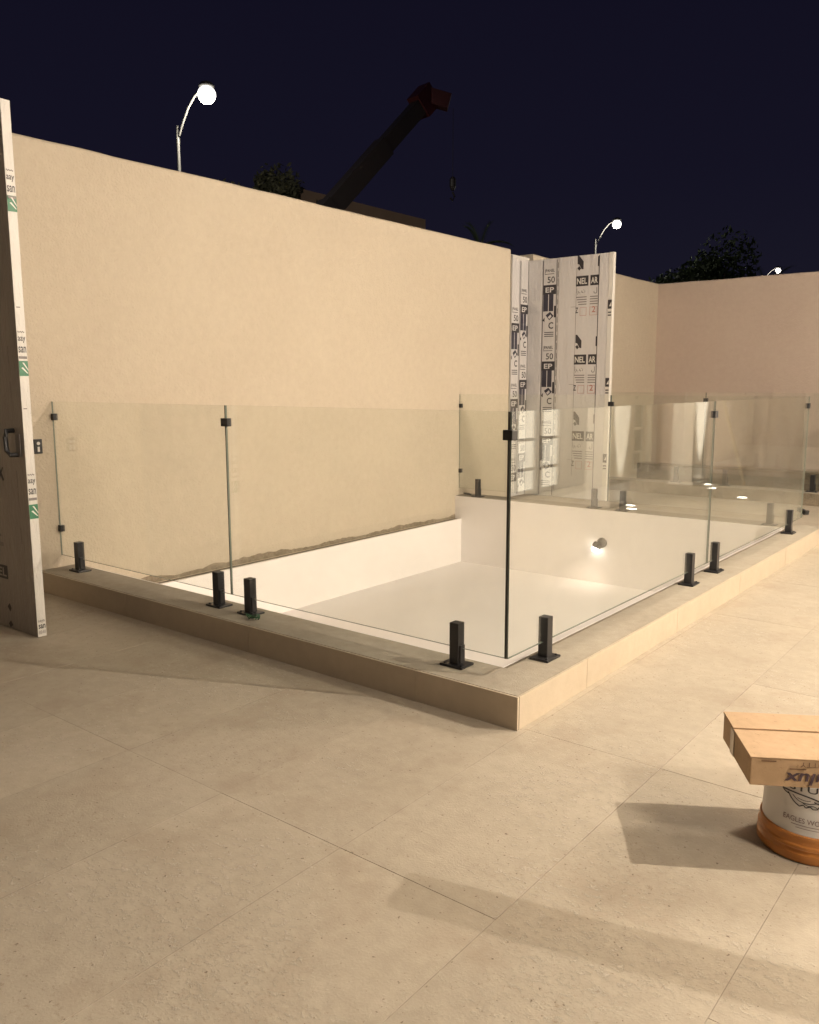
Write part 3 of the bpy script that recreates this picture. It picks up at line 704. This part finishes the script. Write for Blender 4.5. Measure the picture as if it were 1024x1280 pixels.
# ---- far building
M_bld = surf('brown_render', (.42, .29, .19), (.46, .32, .21), big=.2, small=2, bump=.1, rough=.9, rough2=.05)
M_win = mat('dark_pane', (.02, .02, .025), .1)
bd_ = thing('apartment_block', 'flat roofed brown building dimly lit beyond the crane', 'building', (-34, 37, -1.0)); bd_.location = (0, 0, 0)
BX = -33.0
bw = MB(); bw.box(BX-10, BX, 32.5, 43.2, -1, 11.0); bw.build('wall', M_bld, bd_)
rf = MB(); rf.box(BX-10, BX+.02, 32.48, 43.22, 11.0, 11.22); rf.box(BX-.2, BX+.02, 32.48, 43.22, 11.22, 11.62); rf.build('roof', M_bld, bd_)
for fl in range(3):
    for k in range(4):
        z0 = .6+fl*3.4; y0 = 33.6+k*2.5
        wf = MB().box(BX, BX+.06, y0-.08, y0+1.28, z0-.08, z0+1.58).build('window', M_bld, bd_); MB().box(BX+.06, BX+.075, y0, y0+1.2, z0, z0+1.5).build('pane', M_win, wf)

# ---- trees
def leaf_mat(name, c): 
    m = surf(name, c, tuple(q*1.7 for q in c), big=1.5, small=6, bump=0, rough=.7, rough2=.1, spec=.2); return m
M_leaf = leaf_mat('dark_leaf', (.035, .05, .022)); M_leaf2 = leaf_mat('olive_leaf', (.05, .05, .03)); M_bark = surf('bark', (.10, .075, .05), (.15, .11, .08), big=3, small=18, bump=.6, rough=.9)
def tree(base, height, rx, rz, label, n, seed, ml, spread=1.0, lsz=.16):
    r = random.Random(seed); t = thing('tree', label, 'tree', base); 
    tr = MB(); tr.tube([(0, 0, 0), (.05, .03, height*.3), (0, .05, height*.55)], [.22, .16, .10], 10)
    cz = height-rz; clumps = []
    for i in range(26):
        a = r.uniform(0, 6.28); q = r.random()**.5; zz = r.uniform(-1, 1)
        k = math.sqrt(max(0, 1-zz*zz))*q
        c = Vector((rx*k*math.cos(a), rx*k*math.sin(a), cz+rz*zz*.85)); clumps.append((c, r.uniform(.22, .42)*rx))
        if i % 3 == 0: tr.tube([(0, .04, height*.45), (c.x*.5, c.y*.5, (height*.5+c.z)/2), tuple(c)], [.07, .045, .015], 6)
    tr.build('trunk', M_bark, t, smooth=True)
    cw = MB(); V = []; F = []
    for i in range(n):
        c, cr_ = clumps[r.randrange(len(clumps))]
        d = Vector((r.gauss(0, 1), r.gauss(0, 1), r.gauss(0, .8))).normalized()*cr_*(r.random()**.4)*spread
        p = c+d; u = Vector((r.gauss(0, 1), r.gauss(0, 1), r.gauss(0, 1))).normalized(); v = u.cross(Vector((r.gauss(0, 1), r.gauss(0, 1), r.gauss(0, 1)))).normalized()
        s = lsz*r.uniform(.6, 1.4); o = len(V)
        V += [tuple(p-u*s), tuple(p+v*s*.4), tuple(p+u*s), tuple(p-v*s*.4)]; F.append((o, o+1, o+2, o+3))
    cw.add(V, F).build('crown', ml, t)
    return t
def fan_palm(base, height, label, n, ln, seed):
    r = random.Random(seed); t = thing('palm_tree', label, 'palm', base)
    MB().tube([(0, 0, 0), (.06, 0, height*.5), (0, .05, height)], [.22, .17, .15], 10).build('trunk', M_bark, t, smooth=True)
    cw = MB()
    for i in range(n):
        a = r.uniform(0, 6.28); el = r.uniform(-.3, 1.35); L = ln*r.uniform(.8, 1.1)
        prev = Vector((0, .05, height)); d = Vector((math.cos(a)*math.cos(el), math.sin(a)*math.cos(el), math.sin(el)))
        pts = [prev.copy()]
        for k in range(7):
            d = (d + Vector((0, 0, -.10-.02*k))).normalized(); prev = prev + d*(L/7); pts.append(prev.copy())
        cw.tube(pts, [.02]*7+[.006], 4)
        for k in range(2, 8):
            q = pts[k]; dd = (pts[k]-pts[k-1]).normalized(); sd_ = dd.cross(Vector((0, 0, 1))).normalized() if abs(dd.z) < .97 else Vector((1, 0, 0))
            for f_ in (0, .5):
                q2 = q - dd*(L/7*f_)
                for s in (-1, 1):
                    e = q2 + (sd_*s*.75+dd*.8+Vector((0, 0, -.15)))*(ln*.30*(1-.05*k)); n_ = dd*.02
                    cw.add([q2-n_, q2+n_, e+n_*.2], [(0, 1, 2)])
    cw.build('crown', M_leaf, t)
    return t
def polar(dx, dy, D): return (dx*D, dy*D, -1.0)
tree(polar(-.735, .678, 33), 10.2, 2.4, 2.5, 'dark rounded tree top rising over the long wall left of the brown building', 16000, 5, M_leaf2, 1.0, .11)
fan_palm(polar(-.556, .831, 30), 7.1, 'small dark palm top poking above the long wall', 34, 1.1, 9)
tree(polar(-.325, .945, 40), 8.1, 2.6, 1.9, 'broad dark tree crown behind the end wall beside a street lamp', 20000, 12, M_leaf, 1.25, .12)
fan_palm(polar(-.275, .961, 39), 6.1, 'dim feathery palm top at the edge of the broad dark tree', 26, 1.5, 21)
